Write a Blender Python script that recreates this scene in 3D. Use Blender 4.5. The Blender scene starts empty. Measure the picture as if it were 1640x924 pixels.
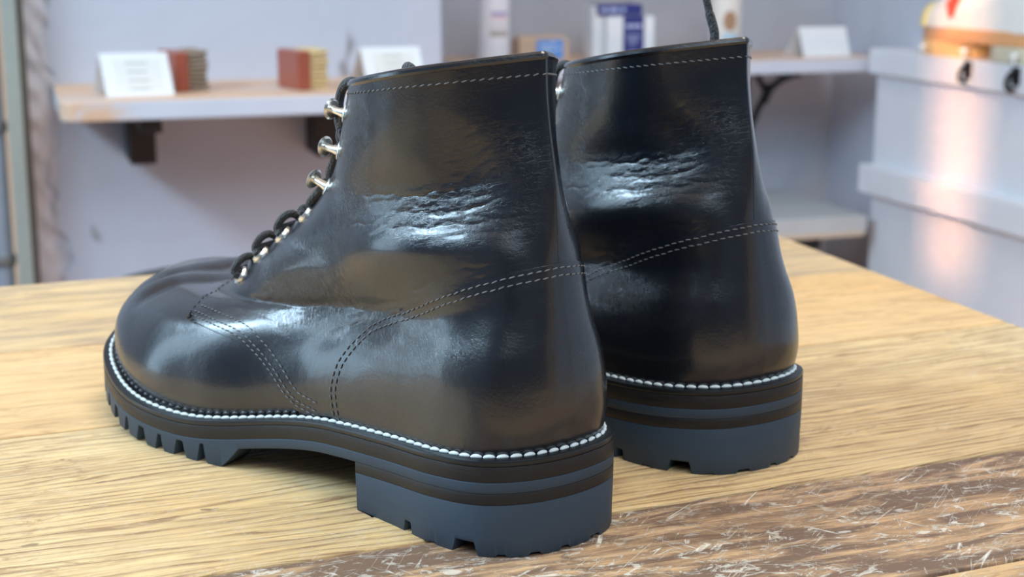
import bpy, bmesh, math, random
import numpy as np
from mathutils import Vector, Matrix

# ---------------------------------------------------------------- camera, world, light
SC_ = bpy.context.scene
COL = SC_.collection
ROOM = math.radians(18)                 # the room is turned against the line of sight
RU = Vector((math.cos(ROOM), math.sin(ROOM), 0)); RW_ = Vector((-math.sin(ROOM), math.cos(ROOM), 0))
def room(u, w, z): return RU*u+RW_*w+Vector((0, 0, z))

PITCH = 0.2185
cam_d = bpy.data.cameras.new('camera'); cam = bpy.data.objects.new('camera', cam_d); COL.objects.link(cam)
cam.location = (0, 0, .2021); cam.rotation_euler = (math.pi/2-PITCH, 0, 0)
cam_d.sensor_width = 36; cam_d.lens = 2485.5/1640*36; cam_d.clip_start = .01
cam_d.dof.use_dof = True; cam_d.dof.focus_distance = .54; cam_d.dof.aperture_fstop = 15.0
SC_.camera = cam

w_ = bpy.data.worlds.new('room_light'); SC_.world = w_; w_.use_nodes = True
bg = w_.node_tree.nodes['Background']; bg.inputs[0].default_value = (1.0, .77, .60, 1); bg.inputs[1].default_value = .50

def area(name, loc, target, sx, sy, power, color, spread=None):
    l = bpy.data.lights.new(name, 'AREA'); l.shape = 'RECTANGLE'; l.size = sx; l.size_y = sy
    l.energy = power; l.color = color
    if spread: l.spread = spread
    o = bpy.data.objects.new(name, l); COL.objects.link(o); o.location = loc
    o.rotation_euler = (Vector(target)-Vector(loc)).to_track_quat('-Z', 'Y').to_euler()
    return o
area('window_daylight', room(-1.35, 1.05, 1.18), room(.25, .95, .1), 1.35, .30, 43, (.56, .80, 1.0))
area('passage_daylight', room(-1.30, 1.30, .45), room(.25, .75, .08), .34, 1.0, 5.5, (.56, .80, 1.0))
area('shop_front_daylight', room(.3, -1.5, 2.2), room(.8, 1.8, -.1), 3.0, 1.3, 58, (.62, .81, 1.0))
area('ceiling_panel', room(.45, .55, 1.75), room(.40, .60, 0), 1.3, .4, 15, (1.0, .94, .82))
area('low_warm_fill', room(.75, 1.45, -.62), room(.75, 2.35, -.05), 1.1, .3, 3.0, (1.0, .55, .32))  # unseen fill added behind the table, warms the shadows under the shelves
area('shelf_spot_lamp', room(.05, 1.25, .75), room(1.4, 2.08, -.03), .075, .50, .24, (1.0, .48, .24), math.radians(5))
SC_.view_settings.view_transform = 'Standard'; SC_.view_settings.look = 'None'
SC_.view_settings.exposure = 0.03; SC_.view_settings.gamma = 1; SC_.view_settings.use_curve_mapping = False

# ---------------------------------------------------------------- helpers
def tag(o, label=None, cat=None, group=None, kind=None):
    if label: o['label'] = label
    if cat: o['category'] = cat
    if group: o['group'] = group
    if kind: o['kind'] = kind
    return o
def empty(name, loc=(0, 0, 0), rz=0):
    o = bpy.data.objects.new(name, None); COL.objects.link(o); o.location = loc; o.rotation_euler = (0, 0, rz)
    o.empty_display_size = .02
    return o
def mesh(name, V, F, m, parent=None, smooth=True, sharp=40, attr=None, flip=False):
    V = np.asarray(V, float).reshape(-1, 3)
    if flip: F = [tuple(reversed(f)) for f in F]
    me = bpy.data.meshes.new(name); me.from_pydata(V.tolist(), [], [tuple(int(i) for i in f) for f in F]); me.update()
    if smooth:
        me.polygons.foreach_set('use_smooth', [True]*len(me.polygons))
        if sharp: me.set_sharp_from_angle(angle=math.radians(sharp))
    if attr:
        for k, a in attr.items():
            at = me.attributes.new(k, 'FLOAT', 'POINT'); at.data.foreach_set('value', np.asarray(a, float).ravel())
    me.materials.append(m)
    o = bpy.data.objects.new(name, me); COL.objects.link(o)
    if parent: o.parent = parent
    return o
class MB:                                # collects simple solids for ONE mesh
    def __init__(s): s.V = []; s.F = []
    def add(s, V, F):
        n = len(s.V); s.V += [tuple(v) for v in V]; s.F += [tuple(i+n for i in f) for f in F]; return s
    def box(s, x0, x1, y0, y1, z0, z1):
        return s.add([(x0,y0,z0),(x1,y0,z0),(x1,y1,z0),(x0,y1,z0),(x0,y0,z1),(x1,y0,z1),(x1,y1,z1),(x0,y1,z1)],
                     [(0,3,2,1),(4,5,6,7),(0,1,5,4),(1,2,6,5),(2,3,7,6),(3,0,4,7)])
    def prism(s, poly, z0, z1):
        n = len(poly)
        return s.add([(x, y, z0) for x, y in poly]+[(x, y, z1) for x, y in poly],
                     [tuple(range(n-1, -1, -1)), tuple(range(n, 2*n))]+[(i, (i+1) % n, n+(i+1) % n, n+i) for i in range(n)])
    def loft(s, rings, cap=True):
        n = len(rings[0]); m = len(rings)
        F = [(k*n+i, k*n+(i+1) % n, (k+1)*n+(i+1) % n, (k+1)*n+i) for k in range(m-1) for i in range(n)]
        if cap: F += [tuple(range(n-1, -1, -1)), tuple(range((m-1)*n, m*n))]
        return s.add([p for r in rings for p in r], F)
    def lathe(s, prof, n=32, c=(0, 0)):
        return s.loft([[(c[0]+r*math.cos(2*math.pi*i/n), c[1]+r*math.sin(2*math.pi*i/n), z) for i in range(n)] for r, z in prof])
    def tube(s, P, r, n=10):
        P = [Vector(p) for p in P]; rings = []; up = Vector((.13, .21, 1)).normalized()
        for i, p in enumerate(P):
            t = (P[min(i+1, len(P)-1)]-P[max(i-1, 0)]).normalized()
            a = up-t*up.dot(t)
            if a.length < 1e-4: a = Vector((1, 0, 0))-t*t.x
            a.normalize(); b = t.cross(a); up = a
            rr = r[i] if hasattr(r, '__len__') else r
            rings.append([p+(a*math.cos(2*math.pi*k/n)+b*math.sin(2*math.pi*k/n))*rr for k in range(n)])
        return s.loft(rings)
    def build(s, name, m, parent=None, smooth=True, sharp=35, bevel=0, flip=False, mir=1):
        V = np.array([tuple(v) for v in s.V], float)
        if mir < 0: V[:, 1] *= -1
        o = mesh(name, V, s.F, m, parent, smooth, sharp, flip=(mir < 0) != flip)
        if bevel:
            md = o.modifiers.new('bevel', 'BEVEL'); md.width = bevel; md.segments = 3; md.limit_method = 'ANGLE'; md.angle_limit = math.radians(35)
        return o
def smooth_path(P, n=10):
    P = [np.array(p, float) for p in P]; out = []
    for i in range(len(P)-1):
        a = P[i-1] if i else 2*P[0]-P[1]; b = P[i]; c = P[i+1]; d = P[i+2] if i+2 < len(P) else 2*P[-1]-P[-2]
        for k in range(n):
            t = k/n; out.append(.5*((2*b)+(-a+c)*t+(2*a-5*b+4*c-d)*t*t+(-a+3*b-3*c+d)*t**3))
    out.append(P[-1]); return out

# ---------------------------------------------------------------- materials
class NT:
    def __init__(s, name):
        s.m = bpy.data.materials.new(name); s.m.use_nodes = True; s.t = s.m.node_tree; s.b = s.t.nodes['Principled BSDF']
        s.co = s.n('ShaderNodeTexCoord').outputs['Object']
    def n(s, k, **kw):
        o = s.t.nodes.new(k)
        for a, v in kw.items(): setattr(o, a, v)
        return o
    def l(s, a, b):
        if hasattr(a, 'is_output'): s.t.links.new(a, b)
        else: b.default_value = a
    def map(s, scale=(1, 1, 1), rot=(0, 0, 0), loc=(0, 0, 0), src=None):
        o = s.n('ShaderNodeMapping'); s.l(src or s.co, o.inputs[0]); o.inputs['Scale'].default_value = scale; o.inputs['Rotation'].default_value = rot; o.inputs['Location'].default_value = loc
        return o.outputs[0]
    def rmap(s, scale, rot, loc=(0, 0, 0)):      # turn first, then stretch
        return s.map(scale, (0, 0, 0), loc, s.map((1, 1, 1), rot))
    def noise(s, scale, detail=4, rough=.5, dist=0, vec=None, col=False):
        o = s.n('ShaderNodeTexNoise'); s.l(vec or s.co, o.inputs['Vector']); o.inputs['Scale'].default_value = scale
        o.inputs['Detail'].default_value = detail; o.inputs['Roughness'].default_value = rough; o.inputs['Distortion'].default_value = dist
        return o.outputs['Color' if col else 'Fac']
    def ramp(s, src, stops, interp='LINEAR'):
        o = s.n('ShaderNodeValToRGB'); s.l(src, o.inputs[0]); e = o.color_ramp.elements; o.color_ramp.interpolation = interp
        while len(e) < len(stops): e.new(.5)
        for q, (p, c) in zip(e, stops):
            q.position = p; q.color = (c, c, c, 1) if not hasattr(c, '__len__') else (*c, 1)
        return o.outputs[0]
    def math(s, op, a, b=0., c=0., clamp=False):
        o = s.n('ShaderNodeMath', operation=op); o.use_clamp = clamp
        for i, v in enumerate((a, b, c)): s.l(v, o.inputs[i])
        return o.outputs[0]
    def mix(s, f, a, b, blend='MIX'):
        o = s.n('ShaderNodeMix', data_type='RGBA', blend_type=blend)
        s.l(f, o.inputs[0])
        for i, v in ((6, a), (7, b)):
            if hasattr(v, 'is_output'): s.l(v, o.inputs[i])
            else: o.inputs[i].default_value = (*v, 1)
        return o.outputs[2]
    def bump(s, h, strength, dist, prev=None):
        o = s.n('ShaderNodeBump'); s.l(h, o.inputs['Height']); s.l(strength, o.inputs['Strength']); o.inputs['Distance'].default_value = dist
        if prev is not None: s.l(prev, o.inputs['Normal'])
        return o.outputs[0]
    def attr(s, name):
        o = s.n('ShaderNodeAttribute'); o.attribute_name = name; return o.outputs['Fac']
    def out(s, col=None, rough=None, normal=None, metal=None, **kw):
        b = s.b.inputs
        if col is not None:
            if hasattr(col, 'is_output'): s.l(col, b['Base Color'])
            else: b['Base Color'].default_value = (*col, 1)
        if rough is not None: s.l(rough, b['Roughness'])
        if metal is not None: b['Metallic'].default_value = metal
        if normal is not None: s.l(normal, b['Normal'])
        for k, v in kw.items(): b[k.replace('_', ' ')].default_value = v
        return s.m
def simple(name, col, rough=.5, metal=0, var=.12, scale=60, bump=0):
    n = NT(name); f = n.noise(scale, 5, .6)
    c = n.mix(f, tuple(x*(1-var) for x in col), tuple(min(1, x*(1+var)) for x in col))
    nm = n.bump(n.noise(scale*6, 3), .5, bump) if bump else None
    return n.out(c, rough, nm, metal)
def leather_material():
    n = NT('black_leather')
    cr = n.attr('crease'); gr = n.attr('grainy')
    peb = n.noise(900, 4, .6)
    vo = n.n('ShaderNodeTexVoronoi'); vo.feature = 'DISTANCE_TO_EDGE'; vo.inputs['Scale'].default_value = 820
    n.l(n.mix(.004, n.co, n.noise(160, 3, .5, col=True)), vo.inputs['Vector'])
    # fine creases: stretched noise in two directions
    w1 = n.noise(1.0, 4, .6, .6, n.rmap((200, 260, 820), (0, -.25, 0)))
    w2 = n.noise(1.0, 4, .6, .5, n.rmap((210, 300, 1050), (0, .95, 0)))
    w3 = n.noise(1.0, 4, .6, .8, n.rmap((260, 300, 900), (0, -.6, 0)))
    ln = n.math('ABSOLUTE', n.math('SUBTRACT', w1, .5)); ln2 = n.math('ABSOLUTE', n.math('SUBTRACT', w2, .5))
    g2 = n.math('MAXIMUM', n.math('SUBTRACT', n.math('MULTIPLY', gr, 1.3), .38), 0.)
    l1 = n.ramp(ln, [(0, 0), (.055, 1)]); l2 = n.ramp(ln2, [(0, 0), (.055, 1)])
    nb = n.bump(peb, .5, .00016)
    nb = n.bump(n.noise(45, 3, .5), .5, .0009, nb)
    nb = n.bump(vo.outputs['Distance'], n.math('MULTIPLY', n.math('ADD', gr, n.math('MULTIPLY', cr, .4)), .32), .00016, nb)
    nb = n.bump(l1, n.math('MULTIPLY', cr, .24), .0004, nb)
    nb = n.bump(w1, n.math('MULTIPLY', cr, .25), .0006, nb)
    nb = n.bump(l2, n.math('MULTIPLY', g2, .85), .00032, nb)
    l3 = n.ramp(n.math('ABSOLUTE', n.math('SUBTRACT', w3, .5)), [(0, 0), (.045, 1)])
    nb = n.bump(l3, n.math('MULTIPLY', g2, .35), .0003, nb)
    rg = n.ramp(n.noise(30, 5, .6), [(.3, .21), (.7, .31)])
    rg = n.math('ADD', rg, n.math('MULTIPLY', gr, .04))
    c = n.mix(n.noise(22, 4), (.0035, .0050, .0085), (.0070, .0095, .0150))
    # pale scuffs
    sc = n.ramp(n.noise(1.0, 6, .7, 1.2, n.map((90, 90, 420), (.3, .9, .2))), [(.70, 0), (.76, .35)])
    c = n.mix(n.math('MULTIPLY', sc, gr), c, (.09, .10, .11))
    m = n.out(c, rg, nb)
    n.b.inputs['Specular IOR Level'].default_value = .70
    n.b.inputs['Coat Weight'].default_value = .35; n.b.inputs['Coat Roughness'].default_value = .12
    return m
LEATHER = leather_material()
def rubber_material():
    n = NT('blue_black_rubber')
    c = n.mix(n.noise(40, 5, .6), (.022, .041, .064), (.029, .052, .078))
    sp = n.ramp(n.noise(420, 3, .7), [(.74, 0), (.78, 1)])
    c = n.mix(n.math('MULTIPLY', sp, .35), c, (.10, .11, .12))
    return n.out(c, .56, n.bump(n.noise(1500, 3, .6), .25, .0001))
RUBBER = rubber_material()
def edge_material():
    n = NT('burnished_sole_edge')
    st = n.noise(1.0, 5, .65, .3, n.map((120, 120, 1500)))
    c = n.mix(st, (.009, .009, .010), (.022, .020, .020))
    return n.out(c, n.ramp(st, [(.3, .34), (.7, .52)]), n.bump(st, .6, .0003), Specular_IOR_Level=.34)
EDGE = edge_material()
WELT = simple('black_welt', (.008, .010, .012), .33, var=.2, scale=200, bump=.0001)
THREAD_W = simple('white_welt_thread', (.72, .80, .80), .55, var=.15, scale=900, bump=.0001)
THREAD_G = simple('grey_upper_thread', (.13, .135, .14), .5, var=.4, scale=500)
THREAD_D = simple('black_waxed_thread', (.022, .024, .028), .35, var=.3, scale=500)
NICKEL = simple('nickel', (.93, .92, .86), .30, 1, var=.05)
DARKHOLE = simple('black_lining', (.012, .011, .011), .8)
def lace_material():
    n = NT('braided_lace')
    wv = n.n('ShaderNodeTexVoronoi'); wv.inputs['Scale'].default_value = 1300
    n.l(n.map((1, 1, .55), (.5, .6, .3)), wv.inputs['Vector'])
    return n.out(n.mix(wv.outputs['Distance'], (.020, .022, .026), (.006, .006, .008)), .62, n.bump(wv.outputs['Distance'], .9, .0004), Sheen_Weight=.3)
LACE = lace_material()
# ---------------------------------------------------------------- boot shape (metres, heel at x=0, toe at +x, outer side +y)
OUTL = np.array([[-0.0008,0.0],[0.0017,0.0185],[0.0125,0.0323],[0.0318,0.0378],[0.0592,0.0388],[0.0985,0.042],[0.1277,0.0475],[0.1658,0.0601],[0.2012,0.0664],[0.2325,0.0629],[0.2605,0.0518],[0.2807,0.0303],[0.2924,0.0075],[0.2935,-0.013],[0.2837,-0.0359],[0.264,-0.0511],[0.2364,-0.0587],[0.2019,-0.0576],[0.1674,-0.0468],[0.133,-0.0385],[0.0985,-0.0368],[0.0591,-0.0395],[0.0316,-0.0373],[0.0143,-0.0298],[0.0031,-0.0178]])
SOLE_L = 0.2955
def spline(P, n=14):
    r = []; N = len(P)
    for i in range(N):
        a, b, c, d = P[i-1], P[i], P[(i+1) % N], P[(i+2) % N]
        for k in range(n):
            t = k/n
            r.append(.5*((2*b)+(-a+c)*t+(2*a-5*b+4*c-d)*t*t+(-a+3*b-3*c+d)*t**3))
    return np.array(r)
def resample(C, n):
    D = np.vstack([C, C[:1]]); s = np.concatenate([[0], np.cumsum(np.linalg.norm(np.diff(D, axis=0), axis=1))])
    t = np.linspace(0, s[-1], n, endpoint=False)
    return np.stack([np.interp(t, s, D[:, k]) for k in range(D.shape[1])], 1)
def inset(C, d):
    T = np.roll(C, -1, 0)-np.roll(C, 1, 0); T = T/np.linalg.norm(T, axis=1)[:, None]
    return C+np.stack([T[:, 1], -T[:, 0]], 1)*d
def sstep(a, b, x):
    t = np.clip((x-a)/(b-a), 0, 1); return t*t*(3-2*t)
def ztop(x):                       # top of the welt
    q = np.clip(x/SOLE_L, 0, 1)
    return .0348-.0055*np.clip(q/.3, 0, 1)+(.0164-.0348+.0055)*sstep(.28, .60, q)+.0225*np.clip((q-.60)/.40, 0, 1)**2
def spring(x):
    return .0225*np.clip((x/SOLE_L-.60)/.40, 0, 1)**2
OUT = resample(spline(OUTL), 360)
FEA = inset(OUT, .0068)
def half(C, sgn):                  # outline half width as a function of x
    m = C[C[:, 1]*sgn > -.0005]; o = np.argsort(m[:, 0]); return m[o, 0], np.abs(m[o, 1])
RB = np.array([(.0065,.0330),(.0034,.0450),(.0036,.0560),(.0050,.0660),(.0070,.0750),(.0085,.0830),(.0100,.0905),(.0115,.0980),(.0122,.1065),(.0130,.1155),(.0140,.1250),(.0158,.1345),(.0175,.1440),(.0188,.1540),(.0192,.1660)])
RF = np.array([(.2845,.0360),(.2880,.0440),(.2860,.0520),(.2765,.0582),(.2580,.0602),(.2340,.0580),(.2140,.0610),(.1950,.0715),(.1750,.0828),(.1560,.0945),(.1390,.1055),(.1265,.1185),(.1195,.1325),(.1140,.1430),(.1105,.1500)])
NR = len(RB)
MIX = np.array([0,0,0,.05,.15,.3,.5,.75,.95,1,1,1,1,1,1.])
SC = np.array([1,1.035,.98,.87,.70,.57,.58,.7,.9,1,1,1,1,1,1.])
EB = np.array([.032,.032,.032,.032,.032,.032,.0315,.030,.0290,.0280,.0272,.0277,.0285,.0293,.030])
BL = np.array([1,.9,.74,.52,.34,.2,.1,.04,0,0,0,0,0,0,0.])
PEX = np.array([1,1,1,1,1,1,1,.95,.95,.92,.9,.88,.88,.88,.88])
WEDGE = np.array([0,0,0,0,0,0,0,0,.1,.3,.6,.85,1.,1.15,1.15])    # the back narrows to a seam
SA = np.linspace(0, np.pi, 121)
def ring(k, sgn):
    s = (1-np.cos(SA))/2
    xb, zb = RB[k]; xf, zf = RF[k]
    x = xb+(xf-xb)*s
    z = zb+(zf-zb)*s
    x0 = RB[0][0]+(RF[0][0]-RB[0][0])*s
    dz = ztop(x0)-.002-(RB[0][1]+(RF[0][1]-RB[0][1])*s)
    z = z+BL[k]*dz
    hx, hy = half(FEA, sgn)
    xo = hx.min()+(hx.max()-hx.min())*s
    wo = np.interp(xo, hx, hy)*SC[k]
    # heel keeps its width while the forefoot rings shrink
    wo = wo*(1+(1/SC[k]-1)*(1-sstep(.15, .5, s))*.55)
    pe = PEX[k]+WEDGE[k]*(1-sstep(.10, .62, s))
    we = EB[k]*1.03*np.sin(SA)**pe
    w = wo*(1-MIX[k])+we*MIX[k]
    w[0] = 0; w[-1] = 0
    return np.stack([x, w*sgn, z], 1)
RINGS = {sg: np.array([ring(k, sg) for k in range(NR)]) for sg in (1, -1)}
def cat(K, t):                     # catmull rom through the key rings, t in 0..NR-1
    i = int(min(max(np.floor(t), 0), NR-2)); f = t-i
    a, b, c, d = K[max(i-1, 0)], K[i], K[i+1], K[min(i+2, NR-1)]
    if i == 0: a = 2*b-c
    if i+2 > NR-1: d = 2*c-b
    return .5*((2*b)+(-a+c)*f+(2*a-5*b+4*c-d)*f*f+(-a+3*b-3*c+d)*f**3)
NV, NA = 421, 601                  # dense base grid over v in 0..14, a in -pi..pi (a>0 outer side)
VV = np.linspace(0, NR-1, NV); AA = np.linspace(-np.pi, np.pi, NA)
def base_grid():
    G = np.zeros((NV, NA, 3))
    aa = np.abs(AA)
    for j, t in enumerate(VV):
        L, M = cat(RINGS[1], t), cat(RINGS[-1], t)
        for c in range(3):
            l = np.interp(aa, SA, L[:, c]); m = np.interp(aa, SA, M[:, c])
            G[j, :, c] = np.where(AA >= 0, l, m)
    # soften the key rings a little
    for _ in range(6):
        H = G.copy(); H[1:-1] = (G[:-2]+2*G[1:-1]+G[2:])/4; G = H
    def gb(x, z, cx, cz, rx, rz, rot=0.):
        co, si = np.cos(rot), np.sin(rot); dx, dz = x-cx, z-cz
        p = dx*co+dz*si; q = -dx*si+dz*co
        return np.exp(-(p/rx)**2-(q/rz)**2)
    X, Y, Z = G[..., 0], G[..., 1], G[..., 2]
    N = grid_normals(G)
    out = sstep(.006, .02, np.abs(Y))
    D = np.zeros_like(X)
    lat = (Y > 0)
    # hollow under the ankle, soft ankle swelling, collapse fold behind the ankle
    D += out*(.0022*gb(X, Z, .060, .093, .030, .011, -.1) - .0030*gb(X, Z, .105, .090, .030, .011, -.5) - .0017*gb(X, Z, .050, .1195, .038, .008, -.12)+.0024*gb(X, Z, .042, .1010, .040, .0070, -.12)+.0012*gb(X, Z, .050, .080, .030, .006, -.30))
    D += out*(-.0016*gb(X, Z, .030, .128, .018, .008, .5) + .0012*gb(X, Z, .085, .13, .02, .03))
    D += out*(-.0018*gb(X, Z, .085, .067, .045, .007, -.35))
    # leather folds: ridged sums of waves running mostly level, strongest round the ankle
    rng = np.random.RandomState(5)
    def crease(cx, cz, rl, w, rot, curv, d):
        co, si = np.cos(rot), np.sin(rot); dx, dz = X+.2*np.abs(Y)*0-cx, Z-cz
        p = dx*co+dz*si; q = -dx*si+dz*co-curv*p*p+.0005*np.sin(p*380+cx*900)+.0002*np.sin(p*900+cz*3000)
        e = np.exp(-(p/rl)**4)
        return .72*d*e*(-np.exp(-(q/w)**2)+.7*np.exp(-((q-2.4*w)/(1.9*w))**2)+.4*np.exp(-((q+2.4*w)/(1.9*w))**2))
    r = np.random.RandomState(11)
    for k in range(34):      # level rolls low round the ankle
        cx = r.uniform(.018, .082); D += out*crease(cx, .1115+(cx-.05)*-.16+r.uniform(-.0085, .0085), r.uniform(.007, .019), r.uniform(.0006, .0010), -.22+r.uniform(-.22, .16), r.uniform(-6, 6), r.uniform(.00005, .00021))
    for k in range(15):      # slanting folds above the heel
        cx = r.uniform(.014, .046); D += out*crease(cx, .1335+r.uniform(-.0085, .0075), r.uniform(.005, .012), r.uniform(.0006, .0009), -.48+r.uniform(-.25, .2), r.uniform(-10, 10), r.uniform(.00006, .00021))
    for k in range(18):      # along the counter seam
        cx = r.uniform(.020, .095); D += out*crease(cx, .0985-(cx-.012)*.40+r.uniform(-.005, .006), r.uniform(.006, .015), r.uniform(.0005, .0009), -.38+r.uniform(-.2, .2), r.uniform(-8, 8), r.uniform(.00005, .00014))
    for k in range(16):      # instep side
        cx = r.uniform(.085, .150); D += out*crease(cx, .066+r.uniform(-.008, .010)+(.13-cx)*.1, r.uniform(.005, .013), r.uniform(.0006, .0010), r.uniform(-.9, .9), r.uniform(-15, 15), r.uniform(.00004, .00012))
    D += out*.00025*np.sin(X*120+Z*60+1)*np.sin(Z*150-X*50)
    # rolling creases across the toe box
    for cx, am, w in ((.222, .0016, .0045), (.234, -.0007, .004), (.243, .0011, .004), (.254, -.0006, .004)):
        D -= am*np.exp(-((X-cx-.25*np.abs(Y))/w)**2)*sstep(.046, .056, Z)*(1-sstep(.25, .30, X))
    # squeeze of the back seam
    D += .0002*np.exp(-(Y/.0016)**2)*sstep(.10, .115, Z)*(X < .06)
    D *= sstep(0, 1.2, VV)[:, None]
    return G+N*D[..., None]
def grid_normals(G):
    du = np.zeros_like(G); dv = np.zeros_like(G)
    du[:, 1:-1] = G[:, 2:]-G[:, :-2]; du[:, 0] = du[:, -1] = G[:, 1]-G[:, -2]
    dv[1:-1] = G[2:]-G[:-2]; dv[0] = G[1]-G[0]; dv[-1] = G[-1]-G[-2]
    n = np.cross(dv, du); l = np.linalg.norm(n, axis=2)[..., None]; n = n/np.maximum(l, 1e-12)
    c = np.sign(np.sum(n[NV//2 if len(G) == NV else len(G)//2, G.shape[1]*3//4]*np.array([0, 1, 0])))
    return n*(c if c else 1)
GB = base_grid(); GN = grid_normals(GB)
def S(v, a, off=0.):               # vectorised bilinear lookup
    v = np.asarray(v, float); a = np.asarray(a, float); v, a = np.broadcast_arrays(v, a)
    fv = np.clip(v/(NR-1)*(NV-1), 0, NV-1.0001); fa = np.clip((a+np.pi)/(2*np.pi)*(NA-1), 0, NA-1.0001)
    i = fv.astype(int); j = fa.astype(int); tv = (fv-i)[..., None]; ta = (fa-j)[..., None]
    def q(A): return A[i, j]*(1-tv)*(1-ta)+A[i+1, j]*tv*(1-ta)+A[i, j+1]*(1-tv)*ta+A[i+1, j+1]*tv*ta
    P, n = q(GB), q(GN); n = n/np.maximum(np.linalg.norm(n, axis=-1)[..., None], 1e-9)
    return P+n*off
def SN(v, a):
    return (S(v, a, 1.)-S(v, a, 0.))
# ---------------------------------------------------------------- room materials
def painted_wall(name, col, dirt=(.20, .15, .12), rough=.75):
    n = NT(name)
    big = n.noise(3.2, 6, .6); fine = n.noise(38, 6, .65)
    c = n.mix(big, tuple(x*.93 for x in col), tuple(min(1, x*1.06) for x in col))
    c = n.mix(n.ramp(fine, [(.35, .10), (.65, 0)]), c, tuple(x*.8 for x in col))
    sp = n.ramp(n.noise(1, 3, .5, .4, n.map((8, 8, 6), (0, 0, 0), (.37, .2, .9))), [(.70, 0), (.765, .75)])
    c = n.mix(sp, c, dirt)
    nb = n.bump(n.noise(24, 6, .6), .5, .004); nb = n.bump(n.noise(4, 3), .5, .02, nb)
    return n.out(c, rough, nb)
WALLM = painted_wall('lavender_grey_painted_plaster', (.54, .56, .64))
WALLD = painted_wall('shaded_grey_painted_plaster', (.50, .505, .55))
BOARD = painted_wall('pale_painted_boards', (.76, .78, .83), (.40, .33, .27))
FLOORM = simple('dark_floor', (.06, .055, .05), .6)
def box_obj(name, u0, u1, w0, w1, z0, z1, m, bevel=0, kind='structure', parent=None):
    b = MB(); b.box(u0, u1, w0, w1, z0, z1); o = b.build(name, m, parent, False, bevel=bevel)
    if not parent: o.rotation_euler = (0, 0, ROOM)
    if kind: o['kind'] = kind
    return o
WALLB = painted_wall('slate_blue_wall', (.22, .28, .38))
box_obj('wall_left', -2.1, -2.0, -2.6, 3.0, -.75, 2.1, WALLB)
box_obj('wall_front', -2.1, 2.6, -2.7, -2.6, -.75, 2.1, WALLB)
box_obj('floor', -3.5, 3.5, -3.2, 3.2, -.80, -.75, FLOORM)
# back wall: near part with a chipped plaster edge on its left, then a recess
def near_wall():
    b = MB(); nu, nz = 160, 200; u0, u1, z0, z1 = .028, .624, -.75, 1.6
    us = np.concatenate([np.linspace(u0, .12, 50), np.linspace(.125, u1, 40)]); zs = np.concatenate([np.linspace(z0, -.3, 6), np.linspace(-.29, .2, 150), np.linspace(.21, z1, 8)])
    rnd = np.random.RandomState(2); ph = rnd.uniform(0, 6, 8)
    V = []; WV = [(rnd.uniform(-260, 260), rnd.uniform(-190, 190), rnd.uniform(0, 6)) for _ in range(7)]
    for z in zs:
        lim = .062+.010*math.sin(z*31+ph[0])+.006*math.sin(z*77+ph[1])+.003*math.sin(z*190+ph[2])
        for u in us:
            d = 0
            if u < lim:
                k = min(1, (lim-u)/.006)
                d = k*(-.004+.0007*sum(math.sin(u*A0+z*B0+C0) for A0, B0, C0 in WV))
            V.append((u, 2.25-d, z))
    n = len(us); F = [(i*n+j, i*n+j+1, (i+1)*n+j+1, (i+1)*n+j) for i in range(len(zs)-1) for j in range(n-1)]
    b.add(V, F); b.box(u0, u1, 2.258, 3.0, z0, z1); b.box(u1-.004, u1, 2.25, 2.26, z0, z1)
    n_ = NT('chipped_plaster_wall')
    co = (.54, .56, .64)
    c = n_.mix(n_.noise(3.2, 6, .6), tuple(x*.94 for x in co), tuple(x*1.06 for x in co))
    sep = n_.n('ShaderNodeSeparateXYZ'); n_.l(n_.co, sep.inputs[0])
    edge = n_.math('ADD', sep.outputs[0], n_.math('MULTIPLY', n_.math('SUBTRACT', n_.noise(22, 5, .6), .5), .05))
    pl = n_.ramp(edge, [(.052, 1), (.060, 0)])
    raw = n_.mix(n_.noise(60, 5, .6), (.68, .58, .55), (.78, .76, .80))
    c = n_.mix(n_.math('MULTIPLY', pl, .75), c, raw)
    sp = n_.ramp(n_.noise(1, 2, .4, .3, n_.map((14, 14, 11), (0, 0, 0), (.5, 0, .13))), [(.71, 0), (.76, .8)])
    c = n_.mix(sp, c, (.24, .22, .22))
    n_.out(c, .75, n_.bump(n_.noise(26, 6, .6), .5, .004))
    o = b.build('wall_back', n_.m, None, True, 40); o.rotation_euler = (0, 0, ROOM); o['kind'] = 'structure'
near_wall()
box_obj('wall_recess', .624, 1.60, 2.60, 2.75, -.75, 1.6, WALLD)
box_obj('wall_right', 1.475, 1.60, -.6, 2.60, -.75, 1.6, WALLM)
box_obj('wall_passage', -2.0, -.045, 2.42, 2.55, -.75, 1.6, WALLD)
# door-frame strip and pipe on the far left
box_obj('trim_1', .0, .020, 2.20, 2.26, -.75, 1.6, simple('grey_green_frame', (.36, .38, .34), .5), .002)
box_obj('trim_2', .020, .029, 2.215, 2.26, -.75, 1.6, simple('dark_frame_gap', (.13, .12, .10), .6))
r = empty('wall_pipe', room(-.018, 2.235, -.75), ROOM); tag(r, 'grey-blue vertical pipe beside the door frame at the far left', 'pipe')
MP = simple('pipe_paint', (.30, .32, .37), .45)
b = MB(); b.lathe([(.013, 0), (.013, 2.3)], 20); b.build('pipe', MP, r)
for z in (.515, .70):
    b = MB(); b.lathe([(.0155, z), (.0165, z+.003), (.0165, z+.012), (.0155, z+.015)], 20); b.build('pipe_clamp', simple('clamp_metal', (.22, .20, .19), .5, .3), r)

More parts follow.
